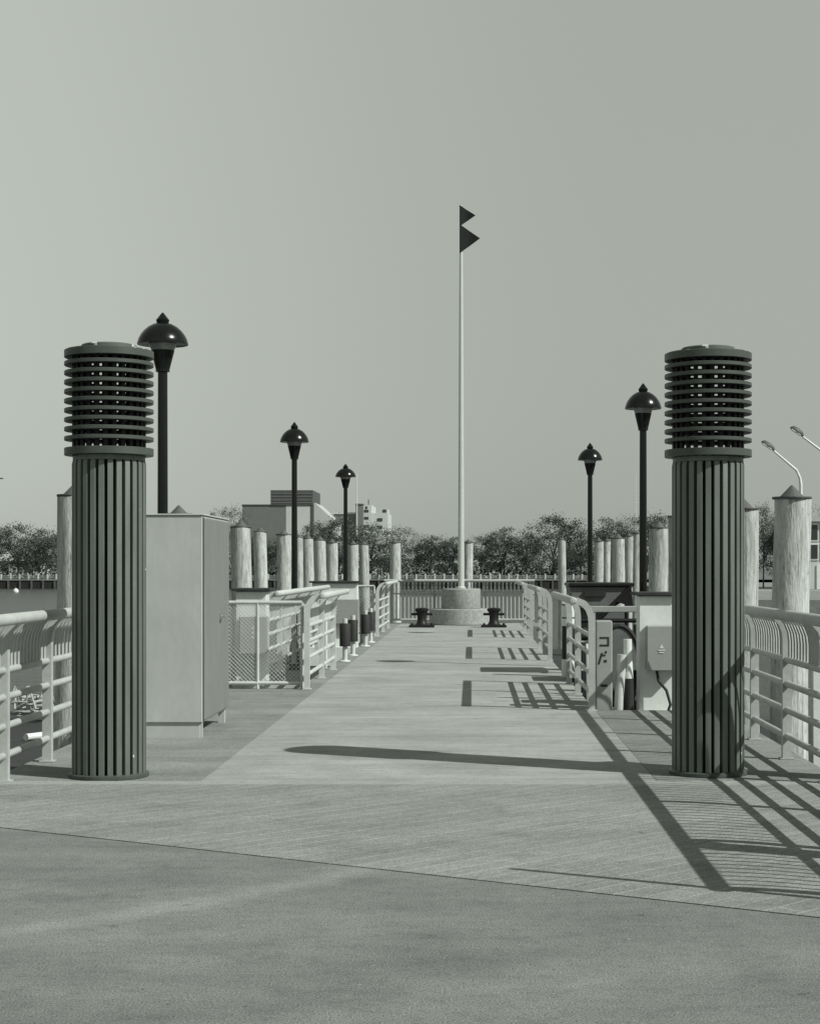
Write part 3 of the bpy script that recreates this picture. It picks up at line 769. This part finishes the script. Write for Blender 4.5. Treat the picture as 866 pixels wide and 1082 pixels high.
# ---------------------------------------------------------------- lamp posts
def lamp_post(loc, label):
    t = thing('lamp_post', label, 'lamp post', loc, 'black dome lamp posts')
    MB().tube([(0,0,0),(0,0,3.62)], [.062,.052], 16).build('pole', M['lamp_black'], t)
    MB().lathe([(.13,0),(.13,.03),(.10,.06),(.085,.42),(.066,.47)], n=20).build('base', M['lamp_black'], t)
    MB().lathe([(.055,3.60),(.075,3.605),(.075,3.63),(.082,3.66),(.118,3.80),(.126,3.83)], n=24).build('collar', M['lamp_black'], t)
    MB().lathe([(.12,3.832),(.15,3.90),(.158,3.935)], n=24).build('globe', M['glass'], t)
    dome = [(.27,3.895),(.272,3.903),(.258,3.955),(.235,4.00),(.20,4.045),(.155,4.085),(.10,4.115),(.065,4.125)]
    MB().lathe([(.255,3.90)] + dome, n=40).build('dome_shade', M['lamp_black'], t)
    MB().lathe([(.062,4.124),(.066,4.135),(.072,4.16),(.012,4.205+.03),(.004,4.24)], n=20).build('finial', M['lamp_black'], t)
    return t
lz = 4.24
def LD(y): return (4.24-1.5)*F/(600-y)
l0 = lamp_post((X(172,LD(330)), LD(330), -.003), 'largest dome lamp post rising behind the grey cabinet on the left')
copy_thing(l0, (X(311,LD(446)), LD(446), -.42), 'black dome lamp post in the middle of the left row, before the grey brick building', scale=(1,1,1+.42/4.24))
copy_thing(l0, (X(365,LD(490)), LD(490), -.003), 'smallest dome lamp post furthest away on the left')
copy_thing(l0, (X(679,LD(405)), LD(405), -.42), 'nearer dome lamp post on the right, beside the louvred column', scale=(1,1,1+.42/4.24))
copy_thing(l0, (X(623,LD(468)), LD(468), -.42), 'further dome lamp post on the right, left of the tall one', scale=(1,1,1+.42/4.24))
# footings for those that stand outside the boards
ft = MB().box((-3.7,44.9,-1.6),(-3.05,45.6,-.005)); tag(ft.build('lamp_footing', M['granite']), 'square stone footing under the furthest left lamp post', 'footing')

# ---------------------------------------------------------------- flagpole, bollards
def flagpole():
    d = 44.5; x = X(487, d)
    t = thing('flagpole', 'tall silver flagpole with two dark pennants on a round granite base', 'flagpole', (x, d, 0))
    MB().lathe([(.82,0),(.84,.02),(.84,.40),(.82,.42)], n=48).build('lower_plinth', M['granite'], t)
    MB().lathe([(.50,.423),(.51,.44),(.51,.93),(.49,.95)], n=48).build('upper_plinth', M['granite'], t)
    MB().tube([(0,0,.953),(0,0,4),(0,0,8),(0,0,11.05)], [.086,.076,.058,.040], 18).build('pole', M['pole'], t)
    MB().lathe([(.12,.953),(.12,.98),(.08,1.02)], n=20).build('collar', M['pole'], t)
    MB().lathe([(.045,11.05),(.055,11.07),(.02,11.1)], n=12).build('truck', M['pole'], t)
    def pennant(z0, z1, wd):
        nu = 8; vs = []; fs = []
        for side in (0, 1):
            for i in range(nu+1):
                f = i/nu; c = (z0+z1)/2
                yy = .03*math.sin(f*5)*f + (.006 if side else -.006)
                hh = (z1-z0)/2*(1-f)
                vs += [(-.045+f*(wd+.085), yy*1.0 - .05, c-hh), (-.045+f*(wd+.085), yy - .05, c+hh+.001)]
        o = 2*(nu+1)
        for i in range(nu):
            fs.append((2*i, 2*i+2, 2*i+3, 2*i+1)); fs.append((o+2*i+1, o+2*i+3, o+2*i+2, o+2*i))
            fs.append((2*i, o+2*i, o+2*i+2, 2*i+2)); fs.append((2*i+1, 2*i+3, o+2*i+3, o+2*i+1))
        fs.append((0,1,o+1,o))
        MB().add(vs, fs).build('pennant', M['flag'], t)
    pennant(Z(239.5,d), Z(217,d), .34); pennant(Z(268,d), Z(237.0,d), .46)
flagpole()
def bollard(px, label):
    d = 42.4
    t = thing('mooring_bollard', label, 'bollard', (X(px,d), d, 0), 'black mooring bollards')
    MB().box((-.35,-.2,0),(.35,.2,.07), .02).build('base_plate', M['iron'], t)
    MB().lathe([(.19,.072),(.16,.1),(.125,.17),(.125,.36),(.15,.42),(.185,.46),(.19,.50),(.15,.53),(.05,.54)], n=24).build('post', M['iron'], t)
    MB().tube([(-.29,0,.36),(.29,0,.36)], .035, 12).build('cross_pin', M['iron'], t)
    for x in (-.27,.27): 
        MB().lathe([(.03,.072),(.035,.08),(.03,.11),(.01,.115)], c=(x,0,0), n=8).build('bolt', M['iron'], t)
    return t
SB = .92
b0 = bollard(445.5, 'black iron mooring bollard left of the flagpole base')
b0.scale = (SB, SB, SB)
copy_thing(b0, (X(521.5,42.4), 42.4, 0), 'black iron mooring bollard right of the flagpole base', scale=(SB, SB, SB))

# ---------------------------------------------------------------- cabinet
def cabinet():
    x0, x1, y0, y1 = -3.16, -2.376, 14.85, 16.40
    t = thing('utility_cabinet', 'large plain grey metal cabinet standing behind the left louvred column', 'cabinet', (x0, y0, -.003))
    w, dp, z0, z1 = x1-x0, y1-y0, .135, 1.965
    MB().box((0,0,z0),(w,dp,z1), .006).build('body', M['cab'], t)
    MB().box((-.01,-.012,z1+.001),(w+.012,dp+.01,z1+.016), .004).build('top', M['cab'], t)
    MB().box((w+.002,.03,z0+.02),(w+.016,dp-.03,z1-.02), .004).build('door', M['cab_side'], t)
    MB().box((-.0,.02,0),(w-.03,.05,z0-.002)).build('front_skirt', M['cab'], t)
    MB().box((w-.06,.052,0),(w-.01,.10,z0-.002)).build('leg', M['cab'], t)
    MB().box((w-.08,dp-.09,0),(w-.02,dp-.02,z0-.002)).build('leg', M['cab'], t)
    MB().box((.02,dp-.09,0),(.08,dp-.02,z0-.002)).build('leg', M['cab'], t)
    h = MB().box((w+.017,.93,1.02),(w+.026,1.03,1.075), .003); h.tube([(w+.024,.98,1.047),(w+.06,.98,1.047),(w+.065,.88,1.047)], .011, 8)
    h.build('handle', M['steel'], t)
    MB().box((w+.001,.018,z0+.01),(w+.008,.028,z1-.01)).build('door_seam', M['dark'], t)
cabinet()

# ---------------------------------------------------------------- bays: mesh panels, pedestals, gangway things
def mesh_panel(x0, x1, y, z0, z1, label, cell=.050):
    t = thing('mesh_panel', label, 'fence panel', (x0, y, 0), 'wire mesh panels')
    w = x1-x0; r = .018
    for z in (z0, z1): MB().tube([(0,0,z),(w,0,z)], r*1.3, 8).build('frame_rail', M['rail_pale'], t)
    for x in (.0, w*.42, w): MB().tube([(x,0,0),(x,0,z1)], r*1.2, 8).build('post', M['rail_pale'], t)
    ms = MB()
    h = z1-z0; k = -h
    while k < w:
        for sgn in (1,-1):
            a, b_ = k, k+h
            s0, s1 = max(0,a), min(w,b_)
            if s1 > s0:
                za, zb = z0+(s0-k), z0+(s1-k)
                if sgn < 0: za, zb = z1-(s0-k), z1-(s1-k)
                ms.tube([(s0,0,za),(s1,0,zb)], .0040, 3, False)
        k += cell
    ms.build('wire_mesh', M['mesh_wire'], t)
mesh_panel(-3.05, -2.10, 20.85, .07, 1.07, 'wire mesh panel just right of the grey cabinet')
mesh_panel(-3.05, -2.14, 37.0, .07, 1.10, 'distant wire mesh panel behind the black sleeved posts', .08)

def pedestal(x, y, label, z=-.42, w=.40, marks='triangle', cable=True, s=1.0):
    t = thing('power_pedestal', label, 'power pedestal', (x, y, z), 'power pedestals')
    H = 1.24 - z
    MB().box((-w/2,0,0),(w/2,.3,H-.04), .01).build('housing', M['white'], t)
    MB().box((-w/2-.05,-.06,H-.038),(w/2+.05,.36,H), .006).build('cap', M['dark_wood'], t)
    mb = MB().box((-w/2+.07,-.16,H-.84),(w/2+.03,-.003,H-.36), .008); box_ = mb.build('meter_box', M['grey_box'], t)
    if marks == 'triangle':
        e = MB().prism_y([(-.0,H-.60),(.05,H-.60),(.025,H-.555)], -.166, -.162); e.box((-.012,-.166,H-.625),(.062,-.162,H-.612)); e.box((0,-.166,H-.65),(.05,-.162,H-.637))
    else:
        e = MB()
        for zz in (.52,.58,.64): e.box((.03,-.166,H-zz),(.055,-.162,H-zz+.025))
    e.build('emblem', M['white'], box_)
    if cable:
        MB().tube([(-.02,-.09,H-.84),(0,-.1,H-.95),(.08,-.14,H-1.05),(.12,-.16,H-1.2),(.05,-.2,H-1.38),(-.05,-.22,max(.02,H-1.6))], .016, 8).build('cable', M['dark'], t)
    MB().box((-w/2-.05,-.25,0),(w/2+.05,.35,H-1.3)).build('footing', M['white'], t)
    return t
pedestal(2.00, 18.1, 'white power pedestal with a grey meter box and hanging cable, beside the right column')
pedestal(-2.83, 21.6, 'white power pedestal with a grey meter box seen through the near mesh panel', marks='dots', cable=False)
pedestal(-2.70, 33.2, 'white topped pedestal far along the left inner railing', w=.9, marks='dots', cable=False)

def sleeved_post(x, y, label):
    t = thing('sleeved_post', label, 'post', (x, y, -.003), 'white posts with black sleeves')
    MB().tube([(0,0,0),(0,0,.69)], .04, 12).build('post', M['rail_pale'], t)
    MB().lathe([(.044,.24),(.088,.242),(.088,.60),(.08,.612),(.044,.613)], n=18).build('sleeve', M['dark'], t)
    MB().lathe([(.09,0),(.09,.012),(.05,.02)], n=14).build('base', M['white'], t)
    return t
s0 = sleeved_post(-2.03, 27.0, 'nearest white post with a black sleeve, left of the walkway')
for y, lab in ((28.8,'second black sleeved white post, close behind the nearest one'),(32.2,'third black sleeved post, front one of the farther pair'),(33.9,'farthest black sleeved post, rear one of the farther pair')):
    copy_thing(s0, (-2.03, y, -.003), lab)
# hooped gate panel between the sleeved posts
t = thing('hoop_gate', 'pale round-cornered gate panel behind the black sleeved posts', 'gate', (-2.22, 25.6, -.42))
MB().tube([(0,0,0),(0,0,1.35),(0,.06,1.48),(0,.2,1.53),(0,1.1,1.53),(0,1.24,1.48),(0,1.3,1.35),(0,1.3,0)], .03, 10).build('hoop', M['rail_pale'], t)
MB().box((-.012,.03,.75),(.012,1.27,1.45)).build('panel', M['grey_box'], t)

# right bay
def marked_box():
    t = thing('marked_box', 'narrow grey box with black marks standing behind the nearest right inner railing', 'equipment box', (1.315, 17.80, -.42))
    MB().box((0,0,0),(.175,.22,1.36), .012).build('case', M['grey_box'], t)
    e = MB()
    e.box((.04,-.004,1.17),(.14,-.0005,1.188)); e.box((.04,-.004,1.09),(.14,-.0005,1.108)); e.box((.122,-.004,1.11),(.14,-.0005,1.168))
    e.prism_y([(.02,.90),(.04,.90),(.075,1.02),(.055,1.02)], -.004, -.0005); e.box((.066,-.004,.985),(.10,-.0005,1.003)); e.box((.085,-.004,.92),(.115,-.0005,.945)); e.box((.095,-.004,1.015),(.115,-.0005,1.04))
    e.box((.05,-.004,.66),(.12,-.0005,.685))
    e.build('black_marks', M['dark'], t)
marked_box()
t = thing('guard_post', 'leaning pale post with a dark lower sleeve between the marked box and the pedestal', 'post', (1.54, 17.86, -.42))
MB().tube([(0,0,0),(.03,0,.62),(.055,0,1.0)], .05, 14).build('post', M['rail_pale'], t)
MB().tube([(.13,.05,0),(.13,.05,.74)], .06, 14).build('sleeve', M['dark'], t)
MB().tube([(.13,.05,.742),(.12,.05,1.16)], [.05,.045], 14).build('stub', M['white'], t)

def canopy():
    t = thing('boat_canopy', 'dark folded boat canopy on struts behind the nearest right inner railing', 'canopy', (1.42, 23.6, -.42))
    MB().box((-.06,-.05,1.655),(.86,1.1,1.71), .015).build('top_board', M['iron'], t)
    MB().prism_y([(-.05,1.65),(.84,1.65),(.66,1.42),(.5,1.33),(.12,1.36),(0,1.52)], .0, 1.0).build('canvas', M['canvas'], t)
    MB().box((.16,-.04,1.52),(.46,-.005,1.60)).build('vent', M['dark'], t)
    MB().tube([(.8,-.02,1.64),(.52,-.02,1.36),(.2,-.02,1.02)], .035, 8).build('strut', M['iron'], t)
    MB().prism_y([(.60,1.45),(.82,1.62),(.84,1.36)], -.06, -.03).build('gusset', M['iron'], t)
    for x in (.02,.80):
        MB().tube([(x,.5,0),(x,.5,1.66)], .03, 8).build('leg', M['iron'], t)
    MB().box((.0,.9,.1),(.84,.95,1.34)).build('back_cloth', M['canvas'], t)
    MB().tube([(0,-.03,1.18),(.9,-.03,1.18)], .03, 8).build('crossbar', M['iron'], t)
canopy()
t = thing('hoop_fender', 'tall dark rubber hoop with a grey infill beside the pedestal', 'fender', (1.78, 20.3, -.42))
pts = [(.26*math.sin(a), 0, .72+.5*math.cos(a)) for a in [2*math.pi*k/28 for k in range(29)]]
MB().tube(pts, .03, 8).build('hoop', M['dark'], t)
MB().prism_y([(p[0]*.93, .72+(p[2]-.72)*.95) for p in pts[:-1]], -.012, .012).build('infill', M['canvas'], t)
MB().box((-.15,-.1,0),(.15,.1,.2), .02).build('foot', M['dark'], t)
t = thing('hose_reel', 'dark heap of hoses and machinery left of the white pedestal', 'hose reel', (1.66, 18.6, -.42))
hz = MB()
for k in range(5):
    rr_ = .17+.02*k; zc = .3
    hz.tube([(rr_*math.cos(a)*.9, -.1+.05*k, zc+rr_*math.sin(a)) for a in [2*math.pi*j/20 for j in range(21)]], .022, 6)
hz.build('hose', M['dark'], t); MB().box((-.2,.2,0),(.22,.5,.55), .02).build('drum_stand', M['iron'], t)
MB().tube([(-.1,-.15,.05),(.1,-.2,.5),(.12,-.2,.8)], .03, 8).build('lever', M['iron'], t)
t = thing('banded_post', 'dark mooring post with white bands at the edge of the right walkway', 'post', (1.33, 23.2, -.42))
MB().tube([(0,0,0),(0,0,1.42)], .085, 16).build('post', M['dark'], t)
for z0, z1 in ((.40,.66),(1.12,1.22),(1.24,1.40)): MB().lathe([(.088,z0),(.0885,z0+.004),(.0885,z1)], n=18).build('band', M['white'], t)
t = thing('dock_box', 'dark dock box behind the banded post on the right', 'dock box', (1.42, 23.0-1.0, -.42))
MB().box((0,0,0),(.6,.9,.98), .03).build('case', M['dark'], t); MB().box((-.02,-.02,.982),(.62,.92,1.04), .02).build('lid', M['iron'], t)
t = thing('crossbeam', 'pale horizontal barrier rail spanning from the inner railing to the pedestal', 'barrier', (1.32, 18.9, -.42))
MB().box((0,-.03,1.42),(.62,.03,1.49), .008).build('bar', M['grey_box'], t)
for x in (.04,.58): MB().box((x-.03,-.025,0),(x+.03,.025,1.418)).build('post', M['grey_box'], t)
t = thing('landing_steps', 'low white step beside the hose reel at the edge of the right landing', 'step', (1.40, 17.82, -.42))
MB().box((.0,.28,0),(.16,.55,.40), .01).build('riser', M['white'], t); MB().box((.17,.26,.05),(.50,.5,.30), .01).build('tread', M['grey_box'], t)

t = thing('pipe_frame', 'dark thin pipe frame standing behind the guard posts on the right landing', 'frame', (1.38, 21.4, -.42))
for x in (.0, .34, .7): MB().tube([(x,0,0),(x,0,1.2)], .022, 8).build('upright', M['iron'], t)
for z in (.25,.62,.98): MB().tube([(0,0,z),(.7,0,z)], .018, 8).build('crossbar', M['rail'], t)
for a_, b_ in (((0,0,.05),(.34,0,.95)), ((.7,0,.1),(.34,0,.7)), ((.05,-.05,1.15),(.7,-.05,.75))): MB().tube([a_, b_], .02, 8).build('diagonal', M['iron'], t)
t = thing('hand_truck', 'small dark wheeled hand truck leaning behind the nearest right inner railing', 'hand truck', (1.45, 19.5, -.42))
for x in (-.1,.12):
    MB().tube([(x,0,.1),(x,.1,.9),(x,.22,1.02)], .018, 8).build('side_bar', M['rail'], t)
    MB().tube([(x*1.4-.02,.05,.11),(x*1.4+.04,.05,.11)], .11, 16).build('wheel', M['dark'], t)
for z in (.35,.6,.82): MB().tube([(-.1,z*.11,z),(.12,z*.11,z)], .014, 6).build('rung', M['rail'], t)
MB().box((-.14,-.2,.02),(.16,.02,.035)).build('toe_plate', M['iron'], t)
# left landing bits, seen under the mesh panel
t = thing('brace_frame', 'white diagonal braces in the dark gap under the near mesh panel', 'brace', (-3.0, 21.4, -.42))
for k in range(4):
    MB().bar([(k*.24,0,0),(k*.24+.16,0,.5)], (0,1,0), .05, .03).build('brace', M['white'], t)
MB().box((-.05,.0+.06,.36),(.85,.1,.42)).build('beam', M['rail_pale'], t)

# ---------------------------------------------------------------- floating docks beside the pier and things on them
def dock(name, x0, x1, y0, y1, label):
    t = thing('floating_dock', label, 'floating dock', (x0, y0, WZ-.1), 'floating docks')
    MB().box((0,0,0),(x1-x0,y1-y0,.32), .02).build('float', M['dark'], t)
    mb = MB(); w = .14; k = 0.0
    while k < y1-y0-.1:
        mb.box((.0,k,.325),(x1-x0,k+w-.012,.365)); k += w
    mb.build('decking', M['dark_wood'], t)
    MB().box((x1-x0-.12,0,.366),(x1-x0,y1-y0,.45), .01).build('kerb', M['rail'], t)
dock('dock', -8.2, -5.0, 19.6, 28.5, 'dark floating dock on the water outside the left railing')
dock('dock', 3.3, 6.4, 15.4, 27.0, 'dark floating dock on the water outside the right railing')
def rope_coil():
    t = thing('rope_heap', 'heap of pale rope on the floating dock beyond the left railing', 'rope', (-6.95, 26.6, WZ+.27))
    r_ = random.Random(2)
    pts = []
    for k in range(90):
        a = k*.42; rad = .24 - .07*math.sin(k*.17) + r_.uniform(-.05,.05)
        pts.append((rad*math.cos(a), rad*math.sin(a), .03 + k*.0040 + r_.uniform(0,.05)))
    MB().tube(pts, .022, 6).build('coil', M['rope'], t)
    for q in range(7):
        a = q*.9; MB().tube([(.2*math.cos(a),.2*math.sin(a),.3),(.3*math.cos(a+.3),.3*math.sin(a),.5+.08*r_.random()),(.4*math.cos(a+.6),.35*math.sin(a+.5),.22)], .018, 6).build('loop', M['rope'], t)
rope_coil()
def frame_rack():
    t = thing('gangway', 'white railed gangway rising from the dock beyond the right railing', 'gangway', (3.42, 16.6, WZ+.27))
    for x in (0, 1.1):
        MB().box((x-.055,-.04,0),(x+.055,.04,1.46)).build('post', M['white'], t)
        MB().prism_y([(x+.057,.62),(x+.32,.62),(x+.057,1.0)], -.02, .02).build('gusset', M['white'], t)
    MB().box((.06,.05,.08),(1.9,.09,1.24)).build('side_panel', M['dark_wood'], t)
    for z in (1.26,1.06,.54): MB().box((.06,-.03,z),(1.04,.03,z+.07)).build('rail', M['white'], t)
frame_rack()
t = thing('spar_bundle', 'white pole lying on the dock near the left column', 'pole', (-5.75, 23.6, WZ+.27))
MB().tube([(-.5,0,.05),(.25,1.4,.05)], .05, 10).build('shaft', M['white'], t); MB().lathe([(.055,0),(.06,.05),(.03,.09)], c=(.25,1.42,.0), n=10).build('end_cap', M['white'], t)
